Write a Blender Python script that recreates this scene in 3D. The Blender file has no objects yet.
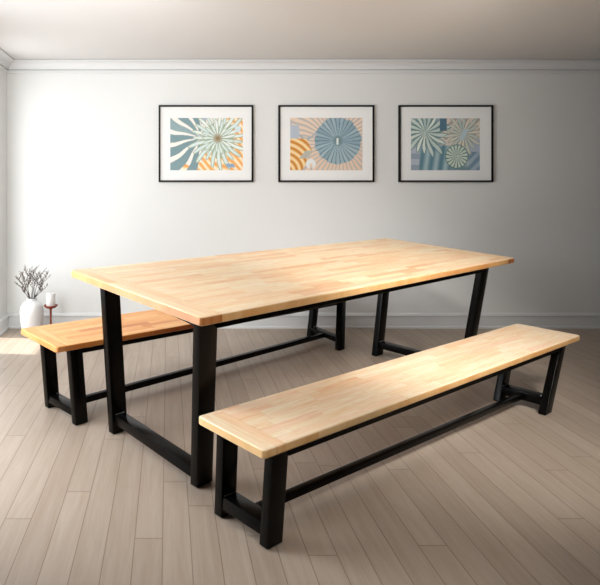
import bpy, bmesh, math, random
from mathutils import Vector, Matrix
PI = math.pi
S = bpy.context.scene
C = S.collection

# ------------------------------------------------------------------ helpers
def link(name, bm, mats, parent=None, smooth=False):
    me = bpy.data.meshes.new(name)
    bm.normal_update(); bm.to_mesh(me); bm.free()
    if not isinstance(mats, (list, tuple)): mats = [mats]
    for m in mats: me.materials.append(m)
    if smooth:
        for p in me.polygons: p.use_smooth = True
        try: me.set_sharp_from_angle(angle=math.radians(40))
        except Exception: pass
    o = bpy.data.objects.new(name, me); C.objects.link(o)
    if parent: o.parent = parent
    return o

def thing(name, label, cat, loc, rz=0, group=None):
    o = bpy.data.objects.new(name, None); C.objects.link(o)
    o.empty_display_size = .1
    o.location = loc; o.rotation_euler = (0, 0, rz)
    o['label'] = label; o['category'] = cat
    if group: o['group'] = group
    return o

def structure(name, bm, m, smooth=False):
    o = link(name, bm, m, None, smooth); o['kind'] = 'structure'; return o

def box(bm, x0, x1, y0, y1, z0, z1):
    v = [bm.verts.new(p) for p in ((x0,y0,z0),(x1,y0,z0),(x1,y1,z0),(x0,y1,z0),(x0,y0,z1),(x1,y0,z1),(x1,y1,z1),(x0,y1,z1))]
    for f in ((3,2,1,0),(4,5,6,7),(0,1,5,4),(1,2,6,5),(2,3,7,6),(3,0,4,7)):
        bm.faces.new([v[i] for i in f])
    return v

def loft(bm, a, b):
    """closed prism between two equal rings of points"""
    va = [bm.verts.new(p) for p in a]; vb = [bm.verts.new(p) for p in b]
    n = len(a)
    for i in range(n): bm.faces.new((va[i], va[(i+1) % n], vb[(i+1) % n], vb[i]))
    bm.faces.new(va[::-1]); bm.faces.new(vb)
    return va, vb

def bevel_all(bm, r, seg=2, test=None):
    bm.normal_update()
    ed = [e for e in bm.edges if len(e.link_faces) == 2 and e.calc_face_angle(0) > .5 and (test is None or test(e))]
    bmesh.ops.bevel(bm, geom=ed, offset=r, segments=seg, profile=.5, affect='EDGES', clamp_overlap=True)

def fix(bm):
    bmesh.ops.recalc_face_normals(bm, faces=bm.faces[:])

def lathe(bm, prof, n=40, cx=0, cy=0):
    rings = []
    for r, z in prof:
        if r < 1e-6: rings.append([bm.verts.new((cx, cy, z))])
        else: rings.append([bm.verts.new((cx+r*math.cos(2*PI*k/n), cy+r*math.sin(2*PI*k/n), z)) for k in range(n)])
    for a, b in zip(rings, rings[1:]):
        for k in range(n):
            q = [a[k % len(a)], a[(k+1) % len(a)], b[(k+1) % len(b)], b[k % len(b)]]
            q = list(dict.fromkeys(q))
            if len(q) > 2: bm.faces.new(q)
    fix(bm)

def tube(bm, pts, rad, n=6):
    rings = []
    for i, p in enumerate(pts):
        t = (pts[min(i+1, len(pts)-1)] - pts[max(i-1, 0)]).normalized()
        u = t.orthogonal().normalized(); w = t.cross(u)
        rings.append([bm.verts.new(p + (u*math.cos(2*PI*k/n) + w*math.sin(2*PI*k/n))*rad[i]) for k in range(n)])
    for a, b in zip(rings, rings[1:]):
        for k in range(n): bm.faces.new((a[k], a[(k+1) % n], b[(k+1) % n], b[k]))
    bm.faces.new(rings[0][::-1]); bm.faces.new(rings[-1])

# ------------------------------------------------------------------ materials
def srgb(r, g, b):
    f = lambda c: (c/255)/12.92 if c/255 <= .04045 else ((c/255+.055)/1.055)**2.4
    return (f(r), f(g), f(b), 1)

class NT:
    def __init__(s, name, rough=.5, spec=.5, metal=0):
        s.m = bpy.data.materials.new(name); s.m.use_nodes = True
        s.t = s.m.node_tree; s.n = s.t.nodes; s.b = s.n['Principled BSDF']
        s.b.inputs['Roughness'].default_value = rough
        s.b.inputs['Specular IOR Level'].default_value = spec
        s.b.inputs['Metallic'].default_value = metal
    def put(s, sock, v):
        if isinstance(v, bpy.types.NodeSocket): s.t.links.new(v, sock)
        elif v is not None: sock.default_value = v
    def math(s, op, a, b=None, c=None):
        n = s.n.new('ShaderNodeMath'); n.operation = op
        s.put(n.inputs[0], a); s.put(n.inputs[1], b); s.put(n.inputs[2], c)
        return n.outputs[0]
    def xyz(s):
        tc = s.n.new('ShaderNodeTexCoord'); sp = s.n.new('ShaderNodeSeparateXYZ')
        s.t.links.new(tc.outputs['Object'], sp.inputs[0]); return sp.outputs
    def comb(s, x, y, z=0.0):
        n = s.n.new('ShaderNodeCombineXYZ'); s.put(n.inputs[0], x); s.put(n.inputs[1], y); s.put(n.inputs[2], z); return n.outputs[0]
    def white(s, v):
        n = s.n.new('ShaderNodeTexWhiteNoise'); n.noise_dimensions = '3D'; s.put(n.inputs['Vector'], v); return n.outputs['Value']
    def noise(s, v, scale, detail=3, rough=.5, dist=0):
        n = s.n.new('ShaderNodeTexNoise'); s.put(n.inputs['Vector'], v)
        n.inputs['Scale'].default_value = scale; n.inputs['Detail'].default_value = detail
        n.inputs['Roughness'].default_value = rough; n.inputs['Distortion'].default_value = dist
        return n.outputs['Fac']
    def ramp(s, v, stops, interp='LINEAR'):
        n = s.n.new('ShaderNodeValToRGB'); n.color_ramp.interpolation = interp
        e = n.color_ramp.elements
        while len(e) < len(stops): e.new(.5)
        for i, (p, c) in enumerate(stops): e[i].position = p; e[i].color = c
        s.put(n.inputs[0], v); return n.outputs[0]
    def mix(s, f, a, b, mode='MIX'):
        n = s.n.new('ShaderNodeMix'); n.data_type = 'RGBA'; n.blend_type = mode
        s.put(n.inputs[0], f); s.put(n.inputs[6], a); s.put(n.inputs[7], b); return n.outputs[2]
    def bump(s, h, strength=.2, dist=.002):
        n = s.n.new('ShaderNodeBump'); n.inputs['Strength'].default_value = strength
        n.inputs['Distance'].default_value = dist; s.put(n.inputs['Height'], h)
        s.t.links.new(n.outputs[0], s.b.inputs['Normal'])
    def color(s, c): s.put(s.b.inputs['Base Color'], c); return s.m

def plain(name, c, rough=.5, spec=.5, bump=0, bs=200):
    k = NT(name, rough, spec)
    if bump:
        x = k.xyz(); h = k.noise(k.comb(x[0], x[1], x[2]), bs, 3); k.bump(h, bump, .001)
    return k.color(c)

def wood(name, pal, stave=.046, length=.34, along=0, seed=0.0, dark=.3):
    """finger-jointed board: staves with their own tone, joints and drawn-out grain"""
    k = NT(name, .38, .4); x = k.xyz()
    u, v = (x[0], x[1]) if along == 0 else (x[1], x[0])
    row = k.math('FLOOR', k.math('DIVIDE', k.math('ADD', v, 5.0), stave))
    r1 = k.white(k.comb(row, seed, 3.3))
    uu = k.math('ADD', k.math('DIVIDE', u, length), k.math('MULTIPLY', r1, 7.0))
    uu = k.math('ADD', uu, 20.0)
    # uneven lengths: bend the running coordinate
    uu = k.math('ADD', uu, k.math('MULTIPLY', k.math('SINE', k.math('MULTIPLY', uu, 2.1)), .28))
    col = k.math('FLOOR', uu)
    idv = k.comb(col, row, seed)
    tone = k.white(idv)
    gv = k.comb(k.math('MULTIPLY', u, 3.0), k.math('MULTIPLY', v, 34.0), k.math('MULTIPLY', tone, 30.0))
    g = k.noise(gv, 1.6, 5, .6, .6)
    fine = k.noise(k.comb(k.math('MULTIPLY', u, 14.0), k.math('MULTIPLY', v, 260.0), tone), 1.5, 3, .6)
    base = k.ramp(tone, pal)
    streak = k.ramp(g, [(.44, (1, 1, 1, 1)), (.60, (.93, .80, .64, 1)), (.74, (.84, .64, .46, 1))])
    c = k.mix(dark*2.2 if dark < .45 else 1.0, base, streak, 'MULTIPLY')
    c = k.mix(.5, c, k.ramp(fine, [(.35, (.88, .80, .70, 1)), (.58, (1, 1, 1, 1))]), 'MULTIPLY')
    # thin joint lines
    fr = k.math('FRACT', k.math('DIVIDE', k.math('ADD', v, 5.0), stave))
    e1 = k.math('LESS_THAN', k.math('ABSOLUTE', k.math('SUBTRACT', fr, .5)), .49)
    fc = k.math('FRACT', uu)
    e2 = k.math('LESS_THAN', k.math('ABSOLUTE', k.math('SUBTRACT', fc, .5)), .496)
    ok = k.math('MULTIPLY', e1, e2)
    c = k.mix(ok, k.mix(.3, c, (.62, .38, .18, 1)), c)
    # small knots
    kv = k.n.new('ShaderNodeTexVoronoi'); kv.inputs['Scale'].default_value = 3.2
    k.put(kv.inputs['Vector'], k.comb(k.math('MULTIPLY', u, .7), k.math('MULTIPLY', v, 1.8), seed))
    kn = k.ramp(kv.outputs['Distance'], [(.0, (1, 1, 1, 1)), (.055, (0, 0, 0, 1))])
    c = k.mix(k.math('MULTIPLY', kn, .55), c, (.42, .25, .14, 1))
    k.bump(fine, .05, .0006)
    return k.color(c)

pal_light = [(0, srgb(250, 212, 172)), (.15, srgb(251, 224, 190)), (.5, srgb(253, 234, 204)), (.85, srgb(254, 238, 212)), (1, srgb(251, 218, 188))]
pal_table = [(0, srgb(242, 194, 148)), (.15, srgb(248, 212, 170)), (.5, srgb(252, 226, 188)), (.85, srgb(252, 232, 200)), (1, srgb(246, 204, 166))]
pal_honey = [(0, srgb(200, 122, 62)), (.12, srgb(220, 152, 88)), (.5, srgb(232, 172, 106)), (.9, srgb(240, 190, 130)), (1, srgb(212, 138, 74))]
pal_edge_shade = [(0, srgb(226, 150, 74)), (.3, srgb(238, 178, 100)), (.7, srgb(241, 188, 112)), (1, srgb(232, 160, 88))]  # edge tones: shading of the side faces put into the wood colour
pal_edge_shade_l = [(0, srgb(236, 176, 112)), (.3, srgb(246, 200, 140)), (.7, srgb(250, 212, 156)), (1, srgb(240, 186, 124))]
pal_edge_shade_d = [(0, srgb(184, 110, 58)), (.3, srgb(200, 132, 76)), (.7, srgb(206, 142, 86)), (1, srgb(190, 118, 66))]  # darkened further to offset strong window light on the end edges
pal_edge_shade2 = [(0, srgb(160, 80, 36)), (.3, srgb(208, 132, 60)), (.7, srgb(220, 148, 76)), (1, srgb(180, 98, 44))]

M_black = NT('black_powder_coat', .26, .10)
_x = M_black.xyz(); _h = M_black.noise(M_black.comb(_x[0], _x[1], _x[2]), 260, 2); M_black.bump(_h, .12, .0005)
M_black = M_black.color((.0024, .0021, .0019, 1))
M_weld = plain('bare_weld_metal', (.25, .28, .30, 1), .3, .8)
M_cap = plain('black_plastic_foot', (.008, .008, .008, 1), .5)

# ------------------------------------------------------------------ camera : level, 1.186 m above the floor, cross-shifted lens
cam = bpy.data.cameras.new('camera'); co = bpy.data.objects.new('camera', cam); C.objects.link(co)
cam.sensor_fit = 'HORIZONTAL'; cam.sensor_width = 36; cam.lens = 36*585/600
cam.shift_x = (300-168)/600; cam.shift_y = -(292.5-185)/600
cam.clip_start = .05
co.location = (0, 0, 1.186); co.rotation_euler = (PI/2, 0, 0)
S.camera = co

# ------------------------------------------------------------------ the room
XL, XR, YB, YR, ZC = -1.335, 5.2, 4.852, -2.2, 2.214

kw = NT('painted_wall', .7, .25); _x = kw.xyz()
_n = kw.noise(kw.comb(_x[0], _x[1], _x[2]), 1.3, 2)
kw.bump(kw.noise(kw.comb(_x[0], _x[1], _x[2]), 350, 2), .05, .0005)
M_wall = kw.color(kw.ramp(_n, [(.3, (.73, .74, .728, 1)), (.7, (.752, .76, .748, 1))]))
M_dark = plain('bounce_cutting_dark_wall', (.10, .095, .09, 1), .8, .1)  # unseen right and rear walls, darkened to cut bounce light
M_ceil = plain('painted_ceiling', (.665, .65, .632, 1), .8, .2)
M_trim = plain('painted_trim', (.69, .70, .70, 1), .45, .3)

kf = NT('oak_plank_floor', .45, .35); x = kf.xyz()
PW = .0935
rowf = kf.math('DIVIDE', kf.math('ADD', x[0], .018+PW*40), PW)
row = kf.math('FLOOR', rowf)
off = kf.white(kf.comb(row, 1.7, .3))
run = kf.math('ADD', kf.math('DIVIDE', x[1], 1.7), kf.math('ADD', kf.math('MULTIPLY', off, 9.0), 30.0))
colf = kf.math('FLOOR', run)
tone = kf.white(kf.comb(row, colf, 4.0))
gv = kf.comb(kf.math('MULTIPLY', x[0], 26.0), kf.math('MULTIPLY', x[1], 1.6), kf.math('MULTIPLY', tone, 40.0))
g = kf.noise(gv, 1.2, 5, .6, .8)
fine = kf.noise(kf.comb(kf.math('MULTIPLY', x[0], 220.0), kf.math('MULTIPLY', x[1], 7.0), tone), 1.2, 3, .6)
base = kf.ramp(tone, [(0, (.37, .303, .245, 1)), (.5, (.395, .327, .265, 1)), (1, (.42, .35, .287, 1))])
c = kf.mix(1.0, base, kf.ramp(g, [(.35, (1.0, 1.0, 1.0, 1)), (.75, (.86, .82, .78, 1))]), 'MULTIPLY')
c = kf.mix(.6, c, kf.ramp(fine, [(.3, (.9, .87, .84, 1)), (.6, (1, 1, 1, 1))]), 'MULTIPLY')
d1 = kf.math('ABSOLUTE', kf.math('SUBTRACT', kf.math('FRACT', rowf), .5))
d2 = kf.math('ABSOLUTE', kf.math('SUBTRACT', kf.math('FRACT', run), .5))
gap = kf.math('MAXIMUM', kf.math('GREATER_THAN', d1, .482), kf.math('GREATER_THAN', d2, .4988))
c = kf.mix(kf.math('MULTIPLY', gap, .62), c, (.13, .085, .055, 1))
kf.bump(kf.math('SUBTRACT', 1.0, gap), .35, .0015)
M_floor = kf.color(c)

bm = bmesh.new(); box(bm, XL-.15, XR+.15, YR-.15, YB+.15, -.12, 0); structure('floor', bm, M_floor)
bm = bmesh.new(); box(bm, XL-.15, XR+.15, YR-.15, YB+.15, ZC, ZC+.12); structure('ceiling', bm, M_ceil)
bm = bmesh.new(); box(bm, XL-.15, XR+.15, YB, YB+.15, 0, ZC); structure('wall_back', bm, M_wall)
bm = bmesh.new(); box(bm, XR, XR+.15, YR, YB, 0, ZC); structure('wall_right', bm, M_dark)
bm = bmesh.new(); box(bm, XL-.15, XR+.15, YR-.15, YR, 0, ZC); structure('wall_rear', bm, M_dark)
# left wall with two window openings
WIN = [(4.10, 4.60, .02, 1.98), (1.50, 3.20, .25, 1.98)]
bm = bmesh.new()
ys = [YR, WIN[1][0], WIN[1][1], WIN[0][0], WIN[0][1], YB]
for a, b, w in ((ys[0], ys[1], None), (ys[1], ys[2], WIN[1]), (ys[2], ys[3], None), (ys[3], ys[4], WIN[0]), (ys[4], ys[5], None)):
    if w is None: box(bm, XL-.15, XL, a, b, 0, ZC)
    else:
        box(bm, XL-.15, XL, a, b, 0, w[2]); box(bm, XL-.15, XL, a, b, w[3], ZC)
structure('wall_left', bm, M_wall)
for i, (a, b, z0, z1) in enumerate(WIN):
    bm = bmesh.new(); t = .04
    box(bm, XL-.10, XL-.04, a, a+t, z0, z1); box(bm, XL-.10, XL-.04, b-t, b, z0, z1)
    box(bm, XL-.10, XL-.04, a+t, b-t, z0, z0+t); box(bm, XL-.10, XL-.04, a+t, b-t, z1-t, z1)
    structure('window_%d' % (i+1), bm, M_trim)

def moulding(name, prof, side, m):
    """profile (distance from wall, height) run along the back or the left wall, mitred in the corner"""
    bm = bmesh.new()
    if side == 'back': a = [(XL+p, YB-p, z) for p, z in prof]; b = [(XR, YB-p, z) for p, z in prof]
    else: a = [(XL+p, YB-p, z) for p, z in prof]; b = [(XL+p, (4.60 if prof[0][1] < .5 else YR), z) for p, z in prof]
    loft(bm, a, b); fix(bm)
    return structure(name, bm, m)
crown = [(0, 2.108), (.008, 2.108), (.012, 2.112), (.012, 2.133), (.003, 2.135), (.003, 2.139), (.022, 2.141), (.022, 2.143)]
crown += [(.022+.050*(1-math.cos(t*PI/2*1)), 2.143+.055*math.sin(t*PI/2)) for t in (.2, .4, .6, .8, 1)]
crown += [(.073, 2.199), (.079, 2.201), (.079, 2.208), (.070, 2.210), (.070, ZC), (0, ZC)]
moulding('trim_1', crown, 'back', M_trim); moulding('trim_2', crown, 'left', M_trim)
base = [(0, 0), (.024, 0), (.024, .012), (.020, .019), (.015, .021), (.013, .093), (.019, .097), (.021, .108), (.016, .113), (.013, .120), (.006, .126), (0, .126)]
moulding('baseboard_back', base, 'back', M_trim); moulding('baseboard_left', base, 'left', M_trim)

# ------------------------------------------------------------------ table and benches
def trestle(name, label, cat, loc, rz, l0, l1, W, z, tilt, th, board, feet, tops, sec, bar, mats, long_bar, rail, drop=(0, 0, 0, 0)):
    """plank top with breadboard ends on two black steel trestles.
    feet/tops: four (along, across) centres; tilt: slope of the top along and across"""
    tl, tw = (math.tan(math.radians(t)) for t in tilt)
    root = thing(name, label, cat, loc, rz)
    m_main, m_end, m_shade_edge, m_shade_edge_end = mats
    under = lambda l, w: z - th + tl*l + tw*w
    # --- top: full rounded slab, then cut into main board and the two end boards
    slab = bmesh.new()
    box(slab, l0, l1, -W/2, W/2, -th, 0)
    vert = [e for e in slab.edges if abs(e.verts[0].co.z-e.verts[1].co.z) > .01]
    bmesh.ops.bevel(slab, geom=vert, offset=.014, segments=4, profile=.5, affect='EDGES')
    slab.normal_update()
    rim = [e for e in slab.edges if abs(e.verts[0].co.z-e.verts[1].co.z) < 1e-5 and len(e.link_faces) == 2 and e.calc_face_angle(0) > 1]
    bmesh.ops.bevel(slab, geom=rim, offset=.006, segments=3, profile=.5, affect='EDGES')
    slab.normal_update()
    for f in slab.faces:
        f.material_index = 1 if abs(f.normal.z) < .6 else 0  # side faces take the wood tones with shading mixed in
    tmp = bpy.data.meshes.new('tmp'); slab.to_mesh(tmp); slab.free()
    M = Matrix.Translation((0, 0, z)) @ Matrix(((1, 0, 0, 0), (0, 1, 0, 0), (tl, tw, 1, 0), (0, 0, 0, 1)))
    ax = Vector((1, 0, tl)).normalized(); ay = Vector((0, 1, tw)).normalized(); az = ax.cross(ay).normalized()
    R = Matrix((ax, ay, az)).transposed().to_4x4(); R.translation = (0, 0, z)
    gap = .0007
    for nm, a, b, m in (('tabletop' if 'table' in name else 'seat', l0+board, l1-board, m_main), ('end_board', l0, l0+board, m_end), ('end_board', l1-board, l1, m_end)):
        bm = bmesh.new(); bm.from_mesh(tmp)
        for pos, sgn in ((a+gap, -1), (b-gap, 1)):
            r = bmesh.ops.bisect_plane(bm, geom=bm.verts[:]+bm.edges[:]+bm.faces[:], plane_co=(pos, 0, 0), plane_no=(sgn, 0, 0), clear_outer=True)
            ed = [g for g in r['geom_cut'] if isinstance(g, bmesh.types.BMEdge)]
            if ed: bmesh.ops.contextual_create(bm, geom=ed)
        o = link(nm, bm, [m, m_shade_edge_end if nm == 'end_board' else m_shade_edge], root)
        o.matrix_local = R
    bpy.data.meshes.remove(tmp)
    # --- legs: rectangular tube, upright faces flush with the trestle
    sl, sw = sec
    q = lambda c: [(c[0]-sl/2, c[1]-sw/2), (c[0]+sl/2, c[1]-sw/2), (c[0]+sl/2, c[1]+sw/2), (c[0]-sl/2, c[1]+sw/2)]
    for fc, tc in zip(feet, tops):
        bm = bmesh.new()
        loft(bm, [(x_, y_, .0) for x_, y_ in q(fc)], [(x_, y_, under(x_, y_)) for x_, y_ in q(tc)])
        fix(bm)
        bevel_all(bm, .009, 3, lambda e: max(e.verts[0].co.z, e.verts[1].co.z) < .01)
        bevel_all(bm, .0035, 2, lambda e: abs(e.verts[0].co.z-e.verts[1].co.z) > .1)
        link('leg', bm, M_black, root, True)
    # --- foot bars joining each pair of legs
    bw, bz0, bz1 = bar
    def at(i, zz):
        f_, t_ = Vector(feet[i]+(0,)), Vector(tops[i]+(under(*tops[i]),))
        return f_.lerp(t_, zz/t_.z)
    mids = []
    for i, j in ((0, 1), (3, 2)):
        zz = (bz0+bz1)/2; A, B = at(i, zz), at(j, zz)
        d = (B-A); d.z = 0; n = Vector((-d.y, d.x, 0)).normalized()*bw/2
        u = d.normalized()*(sw/2-.002); A2, B2 = A+u, B-u
        bm = bmesh.new()
        ring = lambda P, k: [(P.x-n.x, P.y-n.y, bz0-k), (P.x+n.x, P.y+n.y, bz0-k), (P.x+n.x, P.y+n.y, bz1-k), (P.x-n.x, P.y-n.y, bz1-k)]
        loft(bm, ring(A2, drop[i]), ring(B2, drop[j])); fix(bm); bevel_all(bm, .003, 2)
        st = link('stretcher', bm, M_black, root, True)
        for P, s_, kd in ((A2, 1, drop[i]), (B2, -1, drop[j])):                   # weld seams on top of the joints
            bm = bmesh.new(); e = u.normalized()*.004*s_
            pts = [Vector((P.x, P.y, bz1+.0015-kd)) + e + n*k/6 + Vector((0, 0, .0006*math.sin(k*2.1))) for k in range(-5, 6)]
            tube(bm, pts, [.0022]*len(pts), 6)
            link('weld', bm, M_weld, st, True)
        mids.append((A+B)/2)
    if long_bar:
        hw, c0, c1 = long_bar; P, Q = mids
        d = (Q-P).normalized(); n = Vector((-d.y, d.x, 0))*hw/2
        P = P+d*(bw/2-.001); Q = Q-d*(bw/2-.001)
        bm = bmesh.new()
        ring = lambda P: [(P.x-n.x, P.y-n.y, c0), (P.x+n.x, P.y+n.y, c0), (P.x+n.x, P.y+n.y, c1), (P.x-n.x, P.y-n.y, c1)]
        loft(bm, ring(P), ring(Q)); fix(bm); bevel_all(bm, .004, 2)
        link('stretcher', bm, M_black, root, True)
    # --- steel rails under the top, between the leg heads
    rw, rh = rail
    def rl(a, b, nw):
        a, b = Vector(a), Vector(b); d = (b-a).normalized(); n = Vector((-d.y, d.x))*rw/2
        P = [a-n, a+n, a+n, a-n]; Q = [b-n, b+n, b+n, b-n]; h = (rh, rh, .0005, .0005)
        bm = bmesh.new()
        loft(bm, [(p.x, p.y, under(p.x, p.y)-k) for p, k in zip(P, h)], [(p.x, p.y, under(p.x, p.y)-k) for p, k in zip(Q, h)])
        fix(bm); bevel_all(bm, .002, 1)
        link('rail', bm, M_black, root)
    t = tops
    for i, j, along in ((0, 3, 1), (1, 2, 1), (0, 1, 0), (3, 2, 0)):
        a, b = Vector(t[i]), Vector(t[j]); d = (b-a).normalized()*((sl if along else sw)/2)
        rl(a+d, b-d, 0)
    return root

W_table = [wood('table_board_wood', pal_table, .037, .30, 0, 1.0, .3), wood('table_end_wood', pal_table, .06, .9, 1, 2.0, .3), wood('table_edge_wood_shaded', pal_edge_shade_l, .05, .5, 0, 3.0, .4), wood('table_end_edge_wood_shaded', pal_edge_shade_d, .055, .9, 1, 3.5, .4)]
W_light = [wood('bench_board_wood', pal_light, .037, .36, 0, 5.0, .3), wood('bench_end_wood', pal_light, .055, .9, 1, 6.0, .3), wood('bench_edge_wood_shaded', pal_edge_shade_l, .05, .3, 0, 7.0, .3), wood('bench_end_edge_wood_shaded', pal_edge_shade_l, .055, .9, 1, 7.5, .3)]
W_honey = [wood('honey_board_wood', pal_honey, .038, .33, 0, 8.0, .5), wood('honey_end_wood', pal_honey, .055, .6, 1, 9.0, .5), wood('honey_edge_wood_shaded', pal_edge_shade2, .05, .3, 0, 4.0, .5), wood('honey_end_edge_wood_shaded', pal_edge_shade_d, .055, .9, 1, 4.5, .5)]

trestle('dining_table', 'long wooden plank dining table on black steel trestle legs, between the two benches', 'table',
        (.863, 3.151, 0), .688, -1.330, 1.340, .874, .766, (-.21, 4.17), .032, .10,
        [(-1.065, .440), (-1.089, -.175), (1.037, -.254), (1.049, .338)],
        [(-1.166, .367), (-1.246, -.367), (1.044, -.367), (1.200, .340)],
        (.085, .04), (.060, .055, .098), W_table, None, (.04, .036), (0, .022, .010, 0))
trestle('bench', 'long pale wooden bench on black steel legs in front of the table, nearest the viewer', 'bench',
        (1.175, 2.617, 0), .622, -1.203, 1.203, .325, .373, (-.15, .64), .029, .095,
        [(-1.082, .154), (-1.079, -.071), (.876, -.114), (.884, .115)],
        [(-1.107, .110), (-1.090, -.110), (1.080, -.110), (1.019, .110)],
        (.072, .038), (.066, .037, .083), W_light, (.030, .045, .073), (.036, .040))
trestle('bench', 'honey-coloured wooden bench behind the dining table, its left end showing by the white vase', 'bench',
        (.258, 3.651, 0), .736, -1.205, 1.385, .35, .404, (-1.99, 4.0), .029, .095,
        [(-.997, .205), (-1.012, -.082), (1.100, -.243), (1.262, .110)],
        [(-1.087, .110), (-1.066, -.110), (1.340, -.110), (1.329, .110)],
        (.072, .038), (.062, .042, .078), W_honey, (.034, .040, .074), (.036, .040))

# ------------------------------------------------------------------ framed prints (pigments mixed per point of a fine grid)
def lerp(a, b, t): t = max(0, min(1, t)); return tuple(a[i]+(b[i]-a[i])*t for i in range(3))
def hsh(i, s=0): v = math.sin(i*127.1+s*311.7)*43758.5453; return v-math.floor(v)
def petals(u, v, cx, cy, R, n, seed, asp=1.385, swirl=.10, var=.35):
    """-> (distance over petal length, offset across petal 0 middle .5 edge, petal index, radius)"""
    dx, dy = (u-cx)*asp, v-cy
    r = math.hypot(dx, dy); a = math.atan2(dy, dx)/(2*PI)*n + swirl*math.sin(r*11+seed)
    i = math.floor(a); f = a-i
    Rp = R*(1.13-var+var*hsh(i % n, seed))
    return r/Rp, abs(f-.5), i % n, r
def art1(u, v):
    c = (236, 230, 222)
    if u > .74+.05*math.sin(v*20) or (v > .86+.05*math.sin(u*31) and u > .16) or (v > .66 and u > .36):
        c = (242, 200, 146)                                                   # coral and orange ground
        s = math.sin((u*.9-v*.9)*44+2.5*math.sin(u*13))
        if s > .45: c = (248, 230, 206)
        if s < -.5: c = (238, 170, 96)
    d, e, i, r = petals(u, v, .44, .38, .85, 15, 2, swirl=.07)                # broad slate leaves fanning left
    if u < .44 and r > .04:
        if e < .33 and d < 1.1: c = lerp((116, 144, 150), (158, 178, 180), hsh(i, 5)*.7+.3*v)
        elif v < .85: c = (238, 233, 226)
    if .42 < u < .50 and v < .12: c = (168, 180, 196)
    for cx, cy, R, n, s in ((.655, .39, .56, 23, 7), (.655, .39, .33, 17, 3)):  # pale many-petalled flower
        d, e, i, r = petals(u, v, cx, cy, R, n, s, swirl=.10)
        lim = .40*math.sqrt(max(0, 1-max(0, d-.45)**2*3))
        if d < 1 and e < lim: c = lerp((232, 238, 234), (208, 224, 222), hsh(i, 1)) if e < lim-.13 else (168, 182, 160)
        elif d < .62: c = (156, 168, 142)
    r = math.hypot((u-.655)*1.385, v-.39)
    if r < .11: c = lerp((146, 126, 96), c, (r-.02)/.09)
    if abs(u-.83-(v-.91)*.3) < .055 and abs(v-.91) < .04: c = (146, 170, 194)
    if abs(u-.93) < .04 and abs(v-.21) < .06: c = (212, 226, 232)
    return c
def art2(u, v):
    c = (230, 208, 188)
    d, e, i, r = petals(u, v, .66, .44, 1.2, 46, 4, swirl=.14)
    if e > .30: c = (190, 184, 180)
    if v > .6 and e < .10: c = (228, 194, 162)
    if u < .42 and abs(v-.10-.30*abs(math.sin(u*7))) < .022: c = (168, 176, 186)
    if u < .13-.1*abs(v-.28) and .14 < v < .42: c = (182, 192, 204)
    d, e, i, r = petals(u, v, .66, .44, .41, 30, 9, swirl=.06, var=.08)                # big slate fan disc
    if d < 1.0:
        c = lerp((138, 164, 176), (170, 190, 198), hsh(i, 2))
        if e > .37: c = (108, 132, 144)
        if r < .10: c = lerp((104, 128, 130), (130, 154, 160), r/.1)
    if abs(u-.655) < .016 and abs(v-.45) < .06: c = (220, 230, 226)
    for k, (ox, oy) in enumerate(((-.08, .50), (-.05, 1.02))):                # orange fans low on the left
        rr = math.hypot((u-ox)*1.385, v-oy)
        if u < .30-.35*abs(v-.62) and .40 < v < 1 and (k == 1 or v < .72):
            s = math.sin(rr*52+u*9)
            c = (222, 158, 82) if s < .15 else (242, 216, 168)
            if s < -.8: c = (196, 132, 66)
    if abs((u-.225)*.8+(v-.70)*.5) < .045 and abs(v-.70) < .075: c = (184, 184, 174)
    r2 = math.hypot((u-.285)*1.385, v-.88)
    if r2 < .095 and not (abs(u-.29) < .018 and v > .87): c = (228, 232, 232)
    return c
def art3(u, v):
    s = math.sin(u*24+4*math.sin(v*6+u*5))
    c = lerp((118, 146, 158), (176, 190, 196), .5+.5*s)
    if u > .44 and v < .52:
        c = (222, 212, 198) if math.sin((u*1.2+v)*30) > -.45 else (176, 166, 160)
    if abs(v-.46-.25*(u-.5)) < .05 and u > .38: c = (216, 208, 198)
    if u > .80 and .40 < v < .64: c = (176, 188, 206)
    if u > .84 and v > .64: c = (124, 150, 170) if math.sin(u*42+v*30) > 0 else (160, 180, 194)
    if .12 < u < .56 and v > .52:
        c = lerp((98, 134, 150), (168, 192, 198), .5+.5*math.sin(u*44+v*5))
    if u < .12 and v > .5: c = (150, 164, 180) if math.sin(v*28) > 0 else (180, 190, 202)
    for cx, cy, R, n, sd, pc, lc in ((.21, .27, .52, 17, 3, (228, 236, 226), (112, 144, 144)), (.76, .30, .40, 18, 8, (224, 218, 200), (158, 164, 158))):
        d, e, i, r = petals(u, v, cx, cy, R, n, sd, swirl=.12)
        lim = .42*math.sqrt(max(0, 1-max(0, d-.4)**2*2.7))
        if d < 1:
            if e < lim-.12: c = lerp(pc, (184, 202, 200), hsh(i, 3))
            elif e < lim or d < .6: c = lc
    if .42 < u < .52 and v < .24: c = (92, 124, 142)
    d, e, i, r = petals(u, v, .665, .735, .30, 17, 1, swirl=.1)
    if r < .235:
        c = (204, 218, 204) if e < .34 else (96, 134, 136)
        if r > .218: c = (108, 140, 138)
    if abs((u-.77)*1.4+(v-.30)*.5) < .05 and abs(v-.31) < .1: c = (186, 206, 214)
    return c

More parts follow.
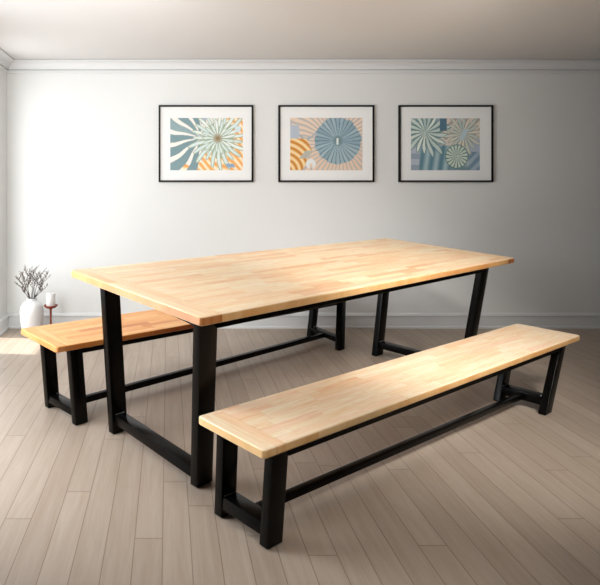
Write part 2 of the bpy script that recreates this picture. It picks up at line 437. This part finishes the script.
M_frame = plain('black_picture_frame', (.004, .0035, .0035, 1), .4, .15)
M_mat = plain('white_mat_board', (.84, .85, .84, 1), .8, .1, .1, 500)
def art_mat(name):
    k = NT(name, .75, .1); a = k.n.new('ShaderNodeVertexColor'); a.layer_name = 'pigment'
    return k.color(a.outputs[0])
def picture(x0, x1, y0, y1, p, fn, label, nm):
    """outer box and print box in metres on the wall plane"""
    D = .026; cx, cz = (x0+x1)/2, y0
    root = thing('framed_print', label, 'picture', (cx, YB, cz), 0, 'framed botanical prints on the back wall')
    w, h = (x1-x0)/2, y1-y0; t = .014
    bm = bmesh.new()
    out = [(-w, 0), (w, 0), (w, h), (-w, h)]; inn = [(-w+t, t), (w-t, t), (w-t, h-t), (-w+t, h-t)]
    vo = [[bm.verts.new((x_, y_, z_)) for x_, z_ in P] for P in (out, inn) for y_ in (-.001, -D)]
    ob, of, ib, if_ = vo
    for k in range(4):
        j = (k+1) % 4
        for a, b in ((ob, of), (of, if_), (if_, ib), (ib, ob)): bm.faces.new((a[k], a[j], b[j], b[k]))
    fix(bm); bevel_all(bm, .0015, 2)
    link('frame', bm, M_frame, root)
    px0, px1, pz0, pz1 = (p[0]-cx, p[1]-cx, p[2]-cz, p[3]-cz)
    bm = bmesh.new(); box(bm, -w+t-.001, w-t+.001, -.014, -.002, t-.001, h-t+.001)
    mt = link('mat_board', bm, M_mat, root)
    NX, NY = 168, 122
    bm = bmesh.new(); cl = bm.verts.layers.float_color.new('pigment'); g = []
    for j in range(NY+1):
        rowv = []
        for i in range(NX+1):
            v = bm.verts.new((px0+(px1-px0)*i/NX, -.0146, pz0+(pz1-pz0)*j/NY))
            c = srgb(*fn(i/NX, 1-j/NY)); v[cl] = c
            rowv.append(v)
        g.append(rowv)
    for j in range(NY):
        for i in range(NX): bm.faces.new((g[j][i], g[j][i+1], g[j+1][i+1], g[j+1][i]))
    # the sheet's thickness
    ext = [g[0][0], g[0][NX], g[NY][NX], g[NY][0]]
    link('print', bm, art_mat('print_inks_'+nm), root)
px = lambda x: (x-168)/121.2
pz = lambda y: 1.186-(y-185)/121.2
for xs, ps, fn, label, nm in (
    ((158.6, 253.4), (170.3, 243, 117.8, 170.2), art1, 'black-framed print of a pale flower with grey-green leaves and orange corner, nearest the vase', 'pale_flower'),
    ((278.6, 374.6), (290.5, 362.8, 117.6, 170.2), art2, 'black-framed print of a big slate-blue fan disc with orange corner, middle of the three', 'blue_disc'),
    ((399.2, 493.6), (411.5, 480.5, 118.2, 170.2), art3, 'black-framed print in blue-green tones with a round veined leaf, furthest from the vase', 'round_leaf')):
    picture(px(xs[0]), px(xs[1]), pz(182), pz(105), (px(ps[0]), px(ps[1]), pz(ps[3]), pz(ps[2])), fn, label, nm)

# ------------------------------------------------------------------ vase, dry branches, candle
VX, VY = -1.070, 4.60
M_vase = plain('white_ceramic', (.66, .66, .66, 1), .35, .4, .05, 60)
bm = bmesh.new()
prof = [(0, .004), (.058, .0), (.066, .006), (.074, .035), (.083, .073), (.090, .131), (.0925, .185), (.090, .212), (.083, .236), (.0715, .257), (.056, .269), (.043, .275),
        (.0395, .279), (.039, .287), (.0405, .294), (.040, .297), (.036, .297), (.034, .287), (.036, .274), (.068, .25), (.080, .2), (.078, .10), (.06, .02), (0, .014)]
lathe(bm, prof, 56)
v = link('vase', bm, M_vase, None, True); v.location = (VX, VY, 0)
v['label'] = 'rounded white ceramic vase with a short neck, standing on the floor by the left wall'; v['category'] = 'vase'

M_twig = plain('dry_twig_bark', (.055, .042, .034, 1), .85, .1)
M_bud = plain('dry_bud', (.16, .125, .10, 1), .9, .1)
rnd = random.Random(11)
bunch = thing('dry_twig_bunch', 'bunch of thin dry twigs with small buds standing in the white vase', 'dried branches', (VX, VY, .0))
def branch(idx, ang, lean, length):
    bm = bmesh.new(); bm2 = bmesh.new()
    def grow(p, d, L, r, depth):
        n = 6; pts = [p.copy()]; rad = [r]
        for i in range(n):
            d = (d + Vector((rnd.uniform(-.16, .16), rnd.uniform(-.12, .12), rnd.uniform(-.02, .14)))).normalized()
            p = p + d*L/n; pts.append(p.copy()); rad.append(r*(1-.75*(i+1)/n)+.0005)
            if depth < 2 and i >= (2 if depth == 0 else 1) and rnd.random() < (1.0 if depth == 0 else .6):
                s = rnd.choice((-1, 1)); side = Vector((s*rnd.uniform(.4, .9), rnd.uniform(-.5, .5), rnd.uniform(.3, .7)))
                grow(p.copy(), (d*.6+side).normalized(), L*rnd.uniform(.28, .45), r*.55, depth+1)
            if depth > 0 or i > 2:
                for _ in range(1 if rnd.random() < .75 else 0):
                    q = p + Vector((rnd.uniform(-.004, .004), rnd.uniform(-.004, .004), rnd.uniform(0, .004)))
                    m = Matrix.Translation(q) @ Matrix.Diagonal((1, 1, 1.5, 1))
                    bmesh.ops.create_icosphere(bm2, subdivisions=1, radius=rnd.uniform(.0014, .0027), matrix=m)
        tube(bm, pts, rad, 5)
    d = Vector((math.cos(ang)*lean*.95, math.sin(ang)*lean*.7, 1)).normalized()
    # each stem leans on the inside of the neck
    start = Vector((math.cos(ang)*-.012+rnd.uniform(-.004, .004), math.sin(ang)*-.012, .19))
    neck = Vector((math.cos(ang)*.020, math.sin(ang)*.020, .297))
    tube(bm, [start, start.lerp(neck, .5), neck], [.0024, .0024, .0022], 5)
    grow(neck, d, length*.86, .0024, 0)
    o = link('branch', bm, M_twig, bunch, True)
    b = link('buds', bm2, M_bud, o, True); b['kind'] = 'stuff'
for i, (ang, lean, ln) in enumerate(((PI, .50, .175), (PI*.9, .34, .20), (PI*1.1, .20, .215), (PI*.5, .12, .20), (PI*1.5, .08, .205), (.3, .22, .21), (-.2, .38, .215), (.1, .56, .18), (PI*.97, 1.25, .10), (.05, 1.1, .12), (PI, .8, .13), (PI*1.3, .28, .19), (PI*.3, .3, .2))):
    branch(i, ang, lean, ln)

HX, HY = -.922, 4.60
M_copper = NT('reddish_wood_stain', .45, .3)
M_copper = M_copper.color(srgb(126, 52, 30))
h = thing('candle_holder', 'reddish-brown pedestal candle holder with a shallow dish, on the floor beside the vase', 'candle holder', (HX, HY, 0))
bm = bmesh.new(); lathe(bm, [(0, 0), (.045, 0), (.046, .006), (.030, .012), (.012, .018), (0, .020)], 36); link('base', bm, M_copper, h, True)
bm = bmesh.new(); lathe(bm, [(0, .016), (.009, .016), (.0085, .05), (.0075, .12), (.0085, .20), (.012, .216), (0, .217)], 24); link('stem', bm, M_copper, h, True)
bm = bmesh.new(); lathe(bm, [(0, .214), (.018, .215), (.042, .224), (.054, .236), (.055, .242), (.052, .243), (.046, .236), (.036, .234), (0, .234)], 40); link('dish', bm, M_copper, h, True)
kc = NT('white_wax', .45, .4); kc.b.inputs['Subsurface Weight'].default_value = .15; kc.b.inputs['Subsurface Radius'].default_value = (.01, .008, .006)
cd = thing('candle', 'thick white pillar candle standing in the dish of the candle holder', 'candle', (HX, HY, .2342))
bm = bmesh.new(); lathe(bm, [(0, 0), (.0345, 0), (.0355, .002), (.0355, .099), (.0335, .102), (.020, .100), (0, .098)], 40); link('wax', bm, kc.color((.70, .69, .68, 1)), cd, True)
bm = bmesh.new(); tube(bm, [Vector((0, 0, .096)), Vector((.0005, 0, .104)), Vector((.002, 0, .108))], [.0009]*3, 6); link('wick', bm, plain('candle_wick', (.25, .23, .2, 1), .9), cd)

# ------------------------------------------------------------------ light
def area(name, loc, rot, sx, sy, power, col=(1, 1, 1), spread=180):
    l = bpy.data.lights.new(name, 'AREA'); l.shape = 'RECTANGLE'; l.size = sx; l.size_y = sy
    l.energy = power; l.color = col; l.spread = math.radians(spread)
    o = bpy.data.objects.new(name, l); C.objects.link(o); o.location = loc; o.rotation_euler = rot
    return o
def spot(name, loc, target, power, angle, blend, radius, col=(1, 1, 1)):
    l = bpy.data.lights.new(name, 'SPOT'); l.energy = power; l.spot_size = math.radians(angle); l.spot_blend = blend
    l.shadow_soft_size = radius; l.color = col
    o = bpy.data.objects.new(name, l); C.objects.link(o); o.location = loc
    o.rotation_euler = (Vector(target)-Vector(loc)).to_track_quat('-Z', 'Y').to_euler()
    return o
# daylight through the two windows of the left wall (area faces +X)
area('window_daylight', (XL+.02, 4.35, 1.05), (0, -PI/2, 0), 1.9, .48, 9, (1, .99, .97))
area('window_daylight', (XL+.04, 2.35, 1.15), (0, -PI/2, math.radians(38)), 1.7, 1.5, 44, (.97, .985, 1))
# added unseen spots, not lamps of the room: brighten the furniture tops
spot('fill_spot', (1.1, 1.2, 2.15), (1.25, 3.1, .76), 190, 50, .9, .18, (1, .96, .91))
spot('fill_spot', (1.9, 1.2, 2.15), (1.55, 2.85, .4), 190, 54, .9, .18, (1, .96, .91))
spot('fill_spot', (.55, .7, 2.15), (.45, 2.1, .37), 75, 50, .9, .18, (1, .96, .91))
spot('fill_spot', (-.15, 2.6, 2.17), (-.1, 4.85, 1.25), 60, 120, 1.0, .25, (1, .985, .965))  # this and the next are added washes brightening the back wall
spot('fill_spot', (1.7, 2.7, 2.17), (1.65, 4.85, 1.25), 38, 110, 1.0, .25, (.985, 1, .98))
sun = bpy.data.lights.new('sun', 'SUN'); sun.energy = 4.5; sun.angle = math.radians(1.2); sun.color = (1, .95, .87)
so = bpy.data.objects.new('sun', sun); C.objects.link(so)
so.rotation_euler = Vector((.28, -.03, -1)).to_track_quat('-Z', 'Y').to_euler()

w = bpy.data.worlds.new('world'); S.world = w; w.use_nodes = True
w.node_tree.nodes['Background'].inputs[0].default_value = (.75, .85, 1, 1)
w.node_tree.nodes['Background'].inputs[1].default_value = 1.0

S.view_settings.view_transform = 'Standard'; S.view_settings.look = 'None'
S.view_settings.exposure = .3; S.view_settings.gamma = 1; S.view_settings.use_curve_mapping = False
